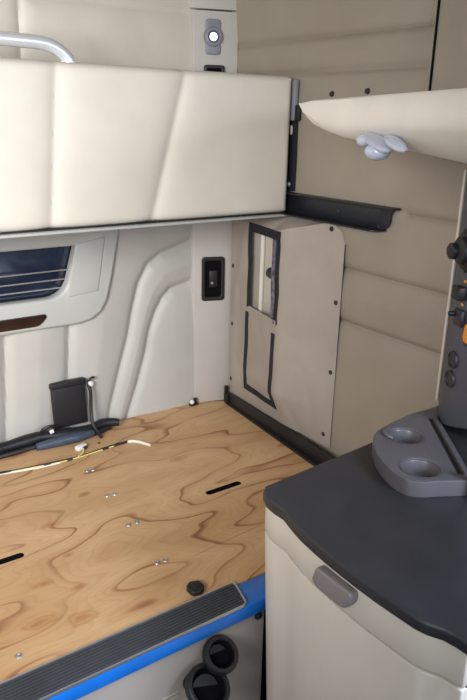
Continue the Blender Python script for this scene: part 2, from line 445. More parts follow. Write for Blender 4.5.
# ------------------------------------------------------------------ plywood bunk board and its front
bb = thing('bunk_board', 'bare knotty plywood board covering the lower bunk, slotted and screwed down', 'board', (0.5, 1.5, -1.02))
def slot(x0, x1, y, w=0.022): return rrect((x0+x1)/2, y, x1-x0, w, w*0.48, 4)
crack = [(0.73, 1.1775), (0.80, 1.183), (0.96, 1.1945), (1.10, 1.201), (1.10, 1.2024), (0.96, 1.1962), (0.80, 1.1845), (0.73, 1.1783)]
MB().prism([(-0.98, 1.036), (1.332, 1.036), (1.338, 1.40), (1.334, 1.915), (1.222, 1.972), (-0.98, 1.972)], 'z', -1.018, -1.0,
           holes=[slot(0.908, 1.027, 1.401), slot(0.272, 0.393, 1.407), crack]).build('panel', M['ply'], bb)
for (x0, x1, y) in [(0.908, 1.027, 1.401), (0.272, 0.393, 1.407)]:
    MB().prism(slot(x0, x1, y, 0.0225), 'z', -1.0175, -1.0006, holes=[slot(x0+0.0008, x1-0.0008, y, 0.0209)]).build('slot_liner_or_shade', M['void'], bb)  # near-black lining added, paints the shade inside the slot
for (x, y) in [(0.681, 1.701), (0.698, 1.698), (0.671, 1.541), (0.693, 1.538), (0.657, 1.381), (0.681, 1.381), (0.643, 1.202), (0.664, 1.200), (0.277, 1.093)]:
    MB().lathe([(0, 0.0015), (0.002, 0.0012), (0.0035, 0.0026), (0.0062, 0.0018), (0.0072, 0), (0, 0)], 14, Matrix.Translation((x, y, -1.0))).build('screw', M['steel'], bb)
for (x, y) in [(0.701, 1.905), (0.787, 1.851)]:
    MB().lathe([(0, 0.001), (0.004, 0.0008), (0.005, 0), (0, 0)], 10, Matrix.Translation((x, y, -1.0))).build('nail_hole', M['void'], bb)

# blue painted sill that carries the front edge of the board
o = MB().prism([(0.962, -1.034), (1.07, -1.034), (1.07, -1.019), (1.034, -1.019), (1.034, -1.001), (0.962, -1.001)], 'x', -0.98, 0.838, 0.003, 2).build('sill_rail', M['blue'])
tag(o, 'bright blue painted sill rail below the ribbed tread at the bunk front', 'rail')

tr = thing('tread_strip', 'ribbed black tread strip in a silver frame along the bunk front', 'tread', (0.0, 1.01, -1.0))
fp = round_poly([(-0.98, 0.958), (0.733, 0.962), (0.752, 1.039), (-0.98, 1.039)], [0, 0.012, 0.012, 0])
fi = round_poly([(-0.974, 0.9605), (0.729, 0.9645), (0.7465, 1.0355), (-0.974, 1.0355)], [0, 0.009, 0.009, 0])
MB().prism(fp, 'z', -1.0, -0.9915, 0.0012, 2, holes=[fi]).build('metal_frame', M['alu'], tr)
rb = MB().prism([(x, y) for x, y in fi], 'z', -0.9998, -0.9945)
for k in range(9):
    y0 = 0.9655+k*0.0077
    rb.prism([(y0, -0.9946), (y0+0.0006, -0.9908), (y0+0.0040, -0.9908), (y0+0.0046, -0.9946)], 'x', -0.973, 0.7285+0.0145*(y0-0.964)/0.070)
rb.build('rubber_insert', M['rubber'], tr)

# front panel under the bunk with two round openings
circ = lambda cx, cz, r, n=32: [(cx+r*math.cos(2*math.pi*k/n), cz+r*math.sin(2*math.pi*k/n)) for k in range(n)]
fpan = MB().prism(round_poly([(-0.98, -1.6), (0.800, -1.6), (0.800, -1.0355), (-0.98, -1.0355)], [0, 0, 0.012, 0]), 'y', 0.984, 1.008, 0.004, 3, ang=50)
fpan.box(0.784, 0.800, 1.0075, 1.9, -1.6, -1.0355, 0.003)
for k in range(3): fpan.box(0.49, 0.572, 0.981, 0.985, -1.165-0.012*k, -1.161-0.012*k, 0.001)
fo = fpan.build('bunk_front_panel', M['greybeige'], ang=50)
tag(fo, 'grey beige panel under the bunk front, carrying two tilted round black ducts', 'panel')
o = MB().lathe([(0, 0.006), (0.004, 0.007), (0.009, 0.004), (0.010, 0), (0, 0)], 14, frame_mat((0.780, 0.984, -1.062), (1, 0, 0), (0, -1, 0))).build('panel_bolt', M['black'], fo)

def duct(label, c, nrm, r, inner, deep):
    """a round duct end tipped up towards the cab, on a neck that enters the panel"""
    t = thing('swivel_duct', label, 'vent', (c[0], c[1], c[2]-r*0.6))
    MT = frame_mat(c, (1, 0.1, 0), nrm)
    MB().lathe([(r*inner, -deep), (r*inner, 0.000), (r*(inner+0.05), 0.006), (r*0.90, 0.006), (r*0.98, 0.002), (r, -0.004), (r*0.97, -0.012), (r*0.7, -deep-0.004), (r*inner, -deep)], 40, MT).build('rim', M['black'], t)
    MB().lathe([(0, -deep+0.001), (r*inner, -deep+0.001), (r*inner, -deep-0.003), (0, -deep-0.003)], 32, MT).build('back_plate', M['void'], t)
    MB().lathe([(r*inner-0.0004, 0.002), (r*inner-0.0004, -deep+0.0012), (r*inner-0.0014, -deep+0.0012), (r*inner-0.0014, 0.002), (r*inner-0.0004, 0.002)], 40, MT).build('well_shade', M['void'], t)  # near-black ring added so the well wall looks shaded
    a = MT @ Vector((0, 0, -deep-0.002))
    MB().tube([a, (a.x, min(a.y+0.012, 0.983), a.z-0.008), (a.x, 0.9842, a.z-0.014)], [r*0.62, r*0.55, r*0.50], 20).build('neck', M['black'], t)
    return t, MT
duct('upper tilted round black duct end, the smaller of the pair, just below the blue sill', (0.656, 0.948, -1.080), (0.02, -0.62, 0.78), 0.0405, 0.68, 0.020)
duct('lower tilted round black duct end, the larger of the pair, with an empty dark well', (0.609, 0.924, -1.121), (0.12, -0.54, 0.833), 0.0500, 0.74, 0.016)

# ------------------------------------------------------------------ upper bunk folded against the rear wall
ub = thing('upper_bunk', 'wide padded cream upper bunk, closed, hanging above the window', 'bunk', (0.2, 1.66, -0.27))
bx = lin(-0.92, 0.40, 0.02)[:-1]+lin(0.40, 1.322, 0.0075)
bz = lin(-0.267, 0.115, 0.0075)
X, Z = np.meshgrid(np.array(bx), np.array(bz), indexing='ij')
sl = [[(0.588, -0.27), (0.625, 0.12)], [(0.862, -0.27), (0.972, 0.12)], [(-0.188, -0.27), (-0.225, 0.12)], [(-0.462, -0.27), (-0.572, 0.12)]]
d = np.full(X.shape, 1e9)
for s_ in sl: d = np.minimum(d, seg_dist(X, Z, s_))
bul = 0.013*(1-np.exp(-d/0.030))
ed = np.minimum(np.minimum(Z+0.267, 0.115-Z), np.minimum(X+0.92, 1.322-X))
rad = 0.022
q = np.clip(1-ed/rad, 0, 1)
rnd = rad*(1-np.sqrt(np.clip(1-q*q, 0, 1)))
Yc = 1.610-bul+rnd
MB().grid([[(X[i, j], Yc[i, j], Z[i, j]) for j in range(len(bz))] for i in range(len(bx))], back=1.72, axis=1).build('cushion', M['vinyl'], ub)
MB().box(-0.92, 1.320, 1.612, 1.72, -0.2703, -0.2665).build('shadow_gap', M['black'], ub)
MB().box(-0.925, 1.328, 1.592, 1.73, -0.2765, -0.2700, 0.002).build('edge_trim', M['mould'], ub)

gr = thing('guard_rail', 'silver tubular rail curving down behind the top of the upper bunk', 'rail', (0.0, 1.68, 0.1155))
MB().tube([(-0.42, 1.68, 0.1205), (-0.39, 1.68, 0.142), (-0.34, 1.68, 0.154), (-0.28, 1.68, 0.158), (0.0, 1.68, 0.160), (0.40, 1.68, 0.1605), (0.55, 1.68, 0.159), (0.617, 1.68, 0.157), (0.648, 1.68, 0.150), (0.672, 1.68, 0.136), (0.686, 1.68, 0.1205)], 0.0155, 14, sub=4).build('bent_tube', M['chrome'], gr)
for x in (-0.42, 0.686):
    MB().lathe([(0, 0), (0.022, 0), (0.022, 0.004), (0.014, 0.006), (0, 0.006)], 20, Matrix.Translation((x, 1.68, 0.1155))).build('foot_flange', M['chrome'], gr)

# hanging strap iron and L bracket on the side wall
hl = thing('bunk_strut', 'narrow upright black strut with a grey upper end beside the upper bunk', 'strut', (1.337, 1.612, -0.205))
MB().box(1.331, 1.342, 1.594, 1.632, -0.204, 0.004, 0.002).build('lower_arm', M['blackmetal'], hl)
MB().box(1.326, 1.341, 1.598, 1.634, -0.004, 0.108, 0.004).build('upper_arm', M['lampgrey'], hl)
MB().box(1.329, 1.342, 1.582, 1.600, -0.005, 0.040, 0.004).build('catch', M['black'], hl)
MB().prism(rrect(1.612, -0.030, 0.011, 0.026, 0.005), 'x', 1.3295, 1.333).build('slot_liner_or_shade', M['beige'], hl)
MB().lathe([(0, 0.005), (0.005, 0.005), (0.0075, 0), (0, 0)], 12, frame_mat((1.331, 1.612, -0.185), (0, 1, 0), (-1, 0, 0))).build('bolt', M['steel'], hl)

br = thing('bunk_bracket', 'long black steel bracket shelf on the side wall right of the upper bunk', 'bracket', (1.33, 1.41, -0.27))
MB().box(1.3395, 1.343, 1.222, 1.645, -0.268, -0.209, 0.001).build('back_flange', M['blackmetal'], br)
MB().box(1.315, 1.343, 1.178, 1.645, -0.2125, -0.207, 0.002).build('top_lip', M['blackmetal'], br)
lp = round_poly([(1.300, 1.645), (1.342, 1.645), (1.342, 1.218), (1.300, 1.232)], [0.004, 0, 0.004, 0.022])
MB().prism(lp, 'z', -0.272, -0.2675, 0.001).build('bottom_lip', M['blackmetal'], br)
MB().prism(round_poly([(1.179, -0.210), (1.196, -0.214), (1.205, -0.226), (1.205, -0.246), (1.214, -0.264), (1.24, -0.269), (1.24, -0.210)], [0.002, 0.006, 0.008, 0.008, 0.012, 0.002, 0.002]), 'x', 1.337, 1.340).build('end_gusset', M['blackmetal'], br)
for (y, z) in [(1.402, -0.24), (1.245, -0.262)]:
    MB().lathe([(0, 0.003), (0.004, 0.003), (0.006, 0), (0, 0)], 12, frame_mat((1.3395, y, z), (0, 1, 0), (-1, 0, 0))).build('rivet', M['socket'], br)

# ------------------------------------------------------------------ fabric cover with clear window on the side wall
pathY = [1.366, 1.385, 1.425, 1.51, 1.563, 1.580, 1.69, 1.79, 1.86, 1.912]
pathX = [1.3405, 1.3395, 1.332, 1.302, 1.282, 1.283, 1.304, 1.323, 1.334, 1.339]
def surf(y, z):
    x = float(np.interp(y, pathY, pathX)); off = 1.3405-x
    k = 1.0 if z > -0.84 else max(0.15, 1-(-0.84-z)/0.11*0.85)
    if z > -0.335: k *= max(0.35, 1-(z+0.335)*2.0)
    w = 0.006*mnoise.noise(Vector((y*9, z*6, 1.1)))+0.0045*mnoise.noise(Vector((y*16+z*9, z*7-y*6, 4.2)))-0.016*max(0, 0.22-abs(mnoise.noise(Vector((y*7-z*5, z*5+y*6, 9.1)))))
    if 1.55 < y < 1.81: w *= 0.45
    edge = min(1, (y-1.366)/0.05, (1.914-y)/0.04)
    return 1.3405-off*k-max(0, edge)*(0.006+w)
def ztop(y):
    f = float(np.interp(y, [1.366, 1.375, 1.40, 1.43, 1.585, 1.79, 1.914], [-0.330, -0.300, -0.279, -0.277, -0.316, -0.318, -0.330]))
    return f
cv = thing('access_cover', 'tan canvas access cover snapped to the side wall, with a clear window', 'cover', (1.33, 1.64, -0.96))
cy = lin(1.366, 1.588, 0.012)[:-1]+lin(1.588, 1.768, 0.0135)[:-1]+lin(1.768, 1.914, 0.0125)
cz = lin(-0.962, -0.598, 0.014)[:-1]+lin(-0.598, -0.338, 0.013)+[None]
bm = bmesh.new()
def cpt(y, z):
    if z is None: return (surf(y, ztop(y)), y, ztop(y))
    zz = min(z, ztop(y)-0.004)
    return (surf(y, zz), y, zz)
V = [[bm.verts.new(cpt(y, z)) for z in cz] for y in cy]
wallrow = [bm.verts.new((1.3455, y, max(ztop(y), min(-0.276, ztop(y)+0.9*(1.3405-surf(y, ztop(y))))))) for y in cy]
for i in range(len(cy)-1):
    for j in range(len(cz)-1):
        ym = (cy[i]+cy[i+1])/2; zm = ((cz[j] + cz[j+1])/2) if cz[j+1] is not None else -0.30
        if 1.588 < ym < 1.768 and -0.598 < zm < -0.338: continue
        bm.faces.new((V[i][j], V[i+1][j], V[i+1][j+1], V[i][j+1]))
    bm.faces.new((V[i][-1], V[i+1][-1], wallrow[i+1], wallrow[i]))
bmesh.ops.recalc_face_normals(bm, faces=bm.faces[:])
r = bmesh.ops.solidify(bm, geom=bm.faces[:], thickness=0.0012)
mb = MB(); mb._take(bm); mb.build('canvas', M['fabric'], cv, 50)

def patch(y0, y1, z0, z1, off, th, n=0.02, lean=0.0):
    """a strip lying on the cover, standing proud of it by off; lean slides its foot along the wall"""
    yy, zz = lin(y0, y1, n), lin(z0, z1, n)
    g = [[(surf(y+lean*(z1-z), z)-off, y+lean*(z1-z), z) for z in zz] for y in yy]
    bm = bmesh.new()
    A = [[bm.verts.new(p) for p in row] for row in g]
    for i in range(len(A)-1):
        for j in range(len(A[0])-1): bm.faces.new((A[i][j], A[i+1][j], A[i+1][j+1], A[i][j+1]))
    bmesh.ops.recalc_face_normals(bm, faces=bm.faces[:])
    bmesh.ops.solidify(bm, geom=bm.faces[:], thickness=th)
    mb = MB(); mb._take(bm); return mb
for nm, a in (('window_binding', (1.570, 1.782, -0.345, -0.318, 0)), ('window_binding', (1.764, 1.781, -0.600, -0.345, 0)), ('window_binding', (1.569, 1.590, -0.606, -0.345, 0)),
              ('pocket_binding', (1.767, 1.789, -0.885, -0.618, 0.045)), ('pocket_binding', (1.582, 1.602, -0.885, -0.640, 0.03)), ('pocket_binding', (1.589, 1.801, -0.907, -0.882, 0))):
    patch(a[0], a[1], a[2], a[3], 0.0028, 0.0016, 0.02, a[4]).build(nm, M['binding'], cv)
patch(1.575, 1.774, -0.612, -0.594, 0.0030, 0.0014).build('lower_hem', M['fabric'], cv)
patch(1.589, 1.767, -0.597, -0.339, 0.0008, 0.0005).build('clear_window', M['clear'], cv)
patch(1.590, 1.618, -0.590, -0.345, 0.0016, 0.0005, 0.008).build('window_reflection', M['reflect'], cv)  # added strip, paints the reflection on the clear vinyl
for (y, z) in [(1.411, -0.290), (1.383, -0.500), (1.384, -0.716), (1.396, -0.925), (1.900, -0.486), (1.895, -0.695), (1.898, -0.905)]:
    MB().lathe([(0, 0.004), (0.0035, 0.0045), (0.0068, 0.002), (0.0075, 0), (0, 0)], 14, frame_mat((surf(y, z)-0.0002, y, z), (0, 1, 0), (-1, 0, 0))).build('snap', M['black'], cv)
# what shows through the clear window
pl = thing('wall_plug', 'black round plug on a pale backing behind the clear window of the canvas cover', 'plug', (1.335, 1.70, -0.62))
MB().box(1.3395, 1.3435, 1.575, 1.80, -0.625, -0.325, 0.001).build('backing_plate', M['beige'], pl)
MB().tube([(1.3320, 1.732, -0.615), (1.3320, 1.730, -0.330)], 0.0075, 12).build('conduit', M['cream'], pl)
MB().lathe([(0, 0.042), (0.008, 0.041), (0.015, 0.036), (0.019, 0.026), (0.0195, 0.006), (0.016, 0), (0, 0)], 20, frame_mat((1.3185, 1.632, -0.462), (0, 0, 1), (-0.25, 1, 0))).build('plug_body', M['black'], pl)
MB().box(1.332, 1.3395, 1.640, 1.668, -0.437, -0.420, 0.002).build('plug_tab', M['orange2'], pl)

# black channel along the foot of the side wall
ch = thing('floor_channel', 'black channel along the plywood edge at the foot of the canvas cover', 'channel', (1.31, 1.64, -1.0))
MB().prism([(1.264, 1.30), (1.338, 1.30), (1.336, 1.886), (1.310, 1.892)], 'z', -1.0, -0.992, 0.002).build('base_flange', M['black'], ch)
up = MB().prism([(1.288, 1.30), (1.298, 1.30), (1.322, 1.898), (1.312, 1.898)], 'z', -0.994, -0.952, 0.002)
up.build('upright_flange', M['black'], ch)
for k, (y, h) in enumerate([(1.902, 0.026), (1.897, 0.014), (1.882, 0.020)]):
    MB().box(1.310-0.004*k, 1.322, y-0.006, y+0.005, -0.994, -0.957+h-0.01*k, 0.002).build('end_lug', M['black'], ch)

# ------------------------------------------------------------------ fittings on the corner pillar
T = Vector((0.9466, -0.3224, 0)); N = Vector((-0.3224, -0.9466, 0))
def pil(s, z, off=0.0):
    """point on the pillar face, s metres from its left edge"""
    p = Vector((1.212, 1.966, 0))+T*s+N*off; return Vector((p.x, p.y, z))
rl = thing('reading_light', 'grey reading light with a bright round lens high on the corner pillar', 'lamp', pil(0.067, 0.190))
PM = frame_mat(pil(0.062, 0.238), T, N)
MB().prism(rrect(0, 0, 0.046, 0.102, 0.009), 'z', 0.0, 0.010, 0.003, 3, mat=PM).build('housing', M['lampgrey'], rl)
MB().lathe([(0.017, 0.012), (0.019, 0.018), (0.027, 0.016), (0.030, 0.008), (0.030, 0.004), (0.017, 0.004)], 32, PM).build('swivel_ring', M['lampgrey'], rl)
MB().lathe([(0, 0.0155), (0.008, 0.0150), (0.012, 0.0135), (0.0125, 0.008), (0, 0.008)], 24, PM).build('lens', M['lit'], rl)
MB().lathe([(0.0125, 0.008), (0.0125, 0.0145), (0.0172, 0.0145), (0.0172, 0.008)], 24, PM).build('bezel', M['column'], rl)

ls = thing('latch_socket', 'black latch socket on the pillar just above the upper bunk', 'latch', pil(0.072, 0.080))
PM = frame_mat(pil(0.067, 0.118), T, N)
MB().prism(rrect(0, 0, 0.066, 0.078, 0.008), 'z', 0.0, 0.012, 0.003, 3, holes=[rrect(0, 0, 0.046, 0.056, 0.006)], mat=PM, ang=50).build('rim', M['black'], ls)
MB().prism(rrect(0, 0, 0.048, 0.058, 0.006), 'z', 0.0, 0.003, mat=PM).build('recess', M['void'], ls)

sp = thing('latch_plate', 'black rectangular latch plate on the pillar between window wall and canvas cover', 'latch', pil(0.070, -0.616))
PM = frame_mat(pil(0.071, -0.534), T, N)
MB().prism(rrect(0, 0, 0.082, 0.156, 0.011), 'z', 0.0, 0.009, 0.003, 3, holes=[rrect(0, 0, 0.058, 0.128, 0.008)], mat=PM, ang=50).build('rim', M['black'], sp)
MB().prism(rrect(0, 0, 0.060, 0.130, 0.008), 'z', 0.0, 0.003, mat=PM).build('recess', M['void'], sp)
MB().box(-0.014, 0.016, -0.030, 0.030, 0.002, 0.008, 0.003, mat=PM).build('lever', M['black'], sp)
MB().lathe([(0, 0.012), (0.004, 0.011), (0.0055, 0.007), (0, 0.007)], 14, PM @ Matrix.Translation((-0.004, -0.014, 0))).build('button', M['alu'], sp)

fh = thing('floor_hook', 'tiny black hook with a white cap at the foot of the corner pillar', 'hook', (1.20, 1.958, -1.0))
MB().box(1.188, 1.222, 1.940, 1.956, -1.0, -0.994, 0.002).box(1.206, 1.216, 1.943, 1.952, -0.996, -0.972, 0.002).build('bracket', M['black'], fh)
MB().sphere((1.197, 1.947, -0.986), 0.0085).build('cap', M['white'], fh)

# ------------------------------------------------------------------ overhead console on the side wall
Tp = Vector((1.131, 1.341, 0)); Np = Vector((0.774, 0.590, 0)); dv = Np-Tp
L_ = dv.length; ds = dv.normalized(); inn = Vector((ds.y, -ds.x, 0)) if (Vector((ds.y, -ds.x, 0)).x > 0) else Vector((-ds.y, ds.x, 0))
def console_sec(s):
    zb = float(np.interp(s, [0, 0.05, 0.12, 0.21, 0.36, 0.57, 0.79, 1.0, 1.3], [0.0340, 0.006, -0.010, -0.022, -0.035, -0.047, -0.058, -0.068, -0.080]))
    base = Tp+dv*s
    tuck = float(np.interp(s, [0, 0.35, 0.65, 1.3], [0.006, 0.022, 0.075, 0.13]))
    knee = float(np.interp(s, [0, 0.35, 0.65, 1.3], [0.90, 0.82, 0.60, 0.42]))
    ztop_c = float(np.interp(s, [0, 0.12, 1.3], [0.0375, 0.0420, 0.0430]))
    h = ztop_c-zb
    prof = [(0.004, 0.0), (0.0, -0.04), (-0.003, -0.25), (-0.003, -knee*0.8), (0.004, -knee), (0.35*tuck+0.004, -(knee+(1-knee)*0.5)), (0.75*tuck, -(knee+(1-knee)*0.85)), (tuck, -1.0), (tuck+0.03, -1.0)]
    pts = [base+inn*p+Vector((0, 0, ztop_c+z*h)) for p, z in prof]
    q = pts[-1]; yw = min(1.55, max(0.1, q.y+0.10*(1-s)))
    wall_y = float(np.interp(s, [0, 1.3], [1.43, 0.36]))
    pts.append(Vector((1.343, wall_y, zb+0.010 if zb < 0 else 0.034)))
    pts.append(Vector((1.343, wall_y, ztop_c)))
    return pts
secs = [console_sec(s) for s in [0, 0.02, 0.05, 0.085, 0.12, 0.17, 0.22, 0.28, 0.35, 0.42, 0.5, 0.58, 0.66, 0.74, 0.82, 0.9, 1.0, 1.1, 1.2, 1.3]]
bm = bmesh.new()
VV = [[bm.verts.new(p) for p in sec] for sec in secs]
n = len(VV[0])
for A, B in zip(VV, VV[1:]):
    for k in range(n): bm.faces.new((A[k], A[(k+1) % n], B[(k+1) % n], B[k]))
bm.faces.new(VV[0]); bm.faces.new(VV[-1])
mb = MB(); mb._take(bm)
o = mb.build('overhead_console', M['cream'], ang=40)
tag(o, 'cream boat-shaped overhead console tapering to a point above the side wall', 'console')

lm = thing('console_lamp', 'double lamp with pale blue sky reflection painted in, under the lower edge of the overhead console', 'lamp', (0.88, 0.85, -0.06))
def fpnt(s, z, off): 
    p = Tp+dv*s-inn*off; return Vector((p.x, p.y, z))
c1 = fpnt(0.635, -0.046, -0.004); c2 = fpnt(0.722, -0.034, -0.006)
RZ = frame_mat((0, 0, 0), ds, (0, 0, 1))
tilt = RZ @ Matrix.Rotation(R(14), 4, 'Y')
MB().sphere(fpnt(0.630, -0.035, -0.005), 0.030, (1.8, 0.62, 0.36), tilt).build('bezel', M['lampwhite'], lm)
MB().sphere(c1+Vector((0, 0, -0.004)), 0.025, (1.0, 0.9, 0.62), RZ, 24, 14).build('dome_lens', M['lens'], lm)
MB().sphere(fpnt(0.562, -0.033, 0.000), 0.017, (1.15, 0.8, 0.7), RZ, 20, 12).build('side_lens', M['lens'], lm)
MB().sphere(c2, 0.028, (1.5, 0.50, 0.32), tilt).build('oval_lens', M['lens'], lm)

# ------------------------------------------------------------------ cabinet and worktop
front = [(0.753, 0.944), (0.738, 0.930), (0.727, 0.905), (0.725, 0.880), (0.727, 0.852), (0.719, 0.822), (0.711, 0.785), (0.706, 0.740), (0.703, 0.69), (0.702, 0.64), (0.703, 0.59), (0.706, 0.55), (0.709, 0.515), (0.714, 0.497), (0.726, 0.475), (0.730, 0.455), (0.732, 0.428)]
top = MB().prism(front+[(1.340, 0.428), (1.340, 0.985), (1.093, 0.968)], 'z', -0.726, -0.700, 0.007, 3, ang=40)
o = top.build('worktop', M['top'], ang=50)
tag(o, 'charcoal textured worktop with a bowed front on the beige cabinet', 'worktop')

cab = thing('cabinet', 'beige moulded cabinet under the charcoal worktop', 'cabinet', (1.03, 0.70, -1.6))
def off(poly, dx, y0, y1):
    return [(x+dx, min(max(y, y0), y1)) for x, y in poly]
f1 = off(front, 0.007, 0.440, 0.937)
drw = MB().prism(f1+[(1.335, 0.440), (1.335, 0.937)], 'z', -0.7920, -0.7265, 0.003, 2, ang=40).build('drawer', M['beige'], cab, ang=50)
f2 = off(front, 0.008, 0.441, 0.936)
f3 = off(front, 0.020, 0.441, 0.926)
MB().prism(f3+[(1.335, 0.441), (1.335, 0.926)], 'z', -0.7970, -0.7920).build('gap_liner', M['socket'], cab)
body = MB().prism(f2+[(1.335, 0.441), (1.335, 0.936)], 'z', -1.55, -0.7968, 0.003, 2, ang=40)
for v in body.bm.verts:
    if v.co.x < 1.2 and v.co.z < -0.81: v.co.x += (-0.80-v.co.z)*0.055
body.box(0.80, 1.335, 0.46, 0.92, -1.6, -1.55)
body.build('body', M['beige'], cab, ang=50)
# pull handle on the drawer band
hp = [(0.718, -0.7305), (0.632, -0.7305), (0.630, -0.748), (0.645, -0.770), (0.715, -0.770), (0.727, -0.760)]
MB().prism(round_poly(hp, [0.006, 0.006, 0.008, 0.012, 0.01, 0.008]), 'x', 0.690, 0.712, 0.008, 4).build('handle', M['handle'], drw)

# cup holder tray
tray = thing('cup_holder_tray', 'grey plastic tray with two round cup wells in the worktop back corner', 'tray', (1.15, 0.86, -0.70))
tp = [(1.338, 0.975), (1.291, 0.968), (1.215, 0.974), (1.145, 0.964), (1.076, 0.951), (1.040, 0.930), (1.000, 0.880), (0.974, 0.832), (0.961, 0.790), (0.962, 0.758), (0.980, 0.738), (1.010, 0.724), (1.068, 0.690), (1.338, 0.690)]
tp = round_poly(tp, 0.02, 4)
def circ2(cx, cy, r, n=32): return [(cx+r*math.cos(2*math.pi*k/n), cy+r*math.sin(2*math.pi*k/n)) for k in range(n)]
c1h = circ2(1.112, 0.898, 0.039); c2h = circ2(1.026, 0.780, 0.039)
rec = round_poly([(1.2595, 0.930), (1.325, 0.930), (1.325, 0.703), (1.086, 0.703)], [0.008, 0.004, 0.004, 0.008], 3)
gv = [(1.240, 0.944), (1.252, 0.938), (1.078, 0.711), (1.067, 0.722)]
notch = rrect(1.066, 0.924, 0.018, 0.030, 0.006)
MB().prism(tp, 'z', -0.700, -0.665, 0.008, 4, holes=[c1h, c2h, rec, gv], ang=50).build('shell', M['grey'], tray, ang=40)
for (cx, cy, r) in ((1.112, 0.898, 0.039), (1.026, 0.780, 0.039)):
    MB().lathe([(r*0.90, -0.6985), (r*0.96, -0.672), (r+0.002, -0.6655), (r+0.005, -0.664), (r+0.004, -0.6655), (r+0.001, -0.675), (r*0.93, -0.6995), (0, -0.6995), (0, -0.6975), (r*0.90, -0.6985)], 36, Matrix.Translation((cx, cy, 0))).build('cup_well', M['grey'], tray)
MB().tube([(1.077, 0.903, -0.664), (1.073, 0.915, -0.661), (1.078, 0.928, -0.660), (1.090, 0.934, -0.661), (1.100, 0.936, -0.664)], 0.005, 10, sub=3).build('finger_rib', M['grey'], tray)
MB().prism([(x, y) for x, y in rec], 'z', -0.6995, -0.676).build('recess_mat', M['top'], tray)
MB().prism(gv, 'z', -0.6995, -0.6745).build('groove_liner', M['socket'], tray)

ep = MB().box(1.060, 1.075, 0.655, 0.6845, -0.700, -0.62, 0.003)
o = ep.build('worktop_upstand', M['cream'])
tag(o, 'short cream upstand on the worktop touching the tray front right corner', 'upstand')

# ------------------------------------------------------------------ control column
cc = thing('control_column', 'slate grey control column with knobs and sockets rising behind the tray', 'control panel', (1.28, 0.87, -0.66))
cp = [(1.340, 0.990), (1.320, 0.974), (1.274, 0.938), (1.250, 0.910), (1.237, 0.885), (1.230, 0.856), (1.230, 0.76), (1.340, 0.76)]
csh = MB().prism(cp, 'z', -0.6755, -0.075, 0.006, 3, ang=50)
for v in csh.bm.verts:
    if v.co.z < -0.6 and v.co.y < 0.91: v.co.z += (0.91-v.co.y)*0.28
csh.build('column_shell', M['column'], cc, ang=24)
MB().box(1.334, 1.343, 0.9915, 0.9985, -0.664, -0.10, 0.002).build('edge_strip', M['beige'], cc)
n1 = Vector((-(0.940-0.887), 1.270-1.233, 0)).normalized()
n1 = Vector((-0.82, -0.57, 0)) if n1.y > 0 and False else n1
tx = Vector((1.233-1.270, 0.887-0.940, 0)).normalized()        # along the face, towards the right
nf = Vector((tx.y, -tx.x, 0))
if nf.x > 0: nf = -nf
def cf(s, z, o_=0.0):
    p = Vector((1.249, 0.909, 0))+Vector((-0.46, -0.888, 0))*s+Vector((-0.888, 0.46, 0))*o_
    return Vector((p.x, p.y, z))
fx, fn = Vector((-0.46, -0.888, 0)), Vector((-0.888, 0.46, 0))
for (s, z) in ((0.020, -0.506), (0.018, -0.553)):
    MM = frame_mat(cf(s, z), fx, fn)
    MB().lathe([(0, 0.003), (0.0155, 0.003), (0.0165, 0.006), (0.0205, 0.005), (0.0205, -0.003), (0, -0.003)], 24, MM).build('socket_cap', M['socket'], cc)
MM = frame_mat(cf(0.078, -0.426), fx, fn)
ob = MB().prism(round_poly([(-0.018, -0.012), (-0.012, -0.022), (0.022, -0.022), (0.022, 0.020), (-0.012, 0.018)], 0.004), 'z', 0.0, 0.008, 0.002, mat=MM).build('orange_button', M['orange'], cc)
MB().prism(round_poly([(-0.028, -0.014), (-0.016, -0.032), (0.026, -0.032), (0.026, 0.030), (-0.018, 0.028)], 0.005), 'z', 0.0, 0.003, 0.001, mat=MM).build('button_surround', M['socket'], cc)
MM = frame_mat(cf(0.018, -0.350), fx, fn)
MB().box(-0.012, 0.026, -0.015, 0.015, 0.0, 0.020, 0.004, mat=MM).build('rocker_switch', M['black'], cc)
for dz in (0.026, -0.026):
    MB().prism(rrect(0.010, dz, 0.010, 0.006, 0.002), 'z', 0.0, 0.0015, mat=MM).build('switch_mark', M['orange'], cc)
MM = frame_mat(cf(0.020, -0.402), fx, fn)
MB().box(-0.010, 0.028, -0.022, 0.016, 0.0, 0.010, 0.004, mat=MM).build('toggle_plate', M['socket'], cc)
MB().lathe([(0, 0.018), (0.005, 0.017), (0.006, 0.010), (0.006, 0), (0, 0)], 14, MM @ Matrix.Translation((-0.002, 0.004, 0.008))).build('toggle', M['black'], cc)
MB().lathe([(0, 0.003), (0.003, 0.002), (0.0035, 0), (0, 0)], 10, MM @ Matrix.Translation((-0.012, 0.004, 0.006))).build('toggle_mark', M['alu'], cc)

kp = thing('knob_pod', 'bulky black round knob pod at the top of the slate grey column', 'knob', cf(0.075, -0.29))
MM = frame_mat(cf(0.052, -0.252), fx, fn)
prof = [(0, 0.040), (0.022, 0.040), (0.028, 0.036), (0.030, 0.028), (0.040, 0.024), (0.044, 0.018), (0.044, 0.004), (0.040, 0.0), (0, 0.0)]
MB().lathe(prof, 36, MM).build('pod', M['black'], kp)
for k in range(12):
    a = 2*math.pi*k/12
    MB().tube([MM @ Vector((0.0425*math.cos(a), 0.0425*math.sin(a), 0.004)), MM @ Vector((0.0425*math.cos(a), 0.0425*math.sin(a), 0.019))], 0.005, 8).build('grip_lobe', M['black'], kp)
M2 = frame_mat(cf(0.040, -0.255, 0.038), fx, fn)
MB().lathe([(0, 0.014), (0.013, 0.014), (0.017, 0.011), (0.018, 0.0), (0, 0.0)], 28, M2).build('front_knob', M['black'], kp)

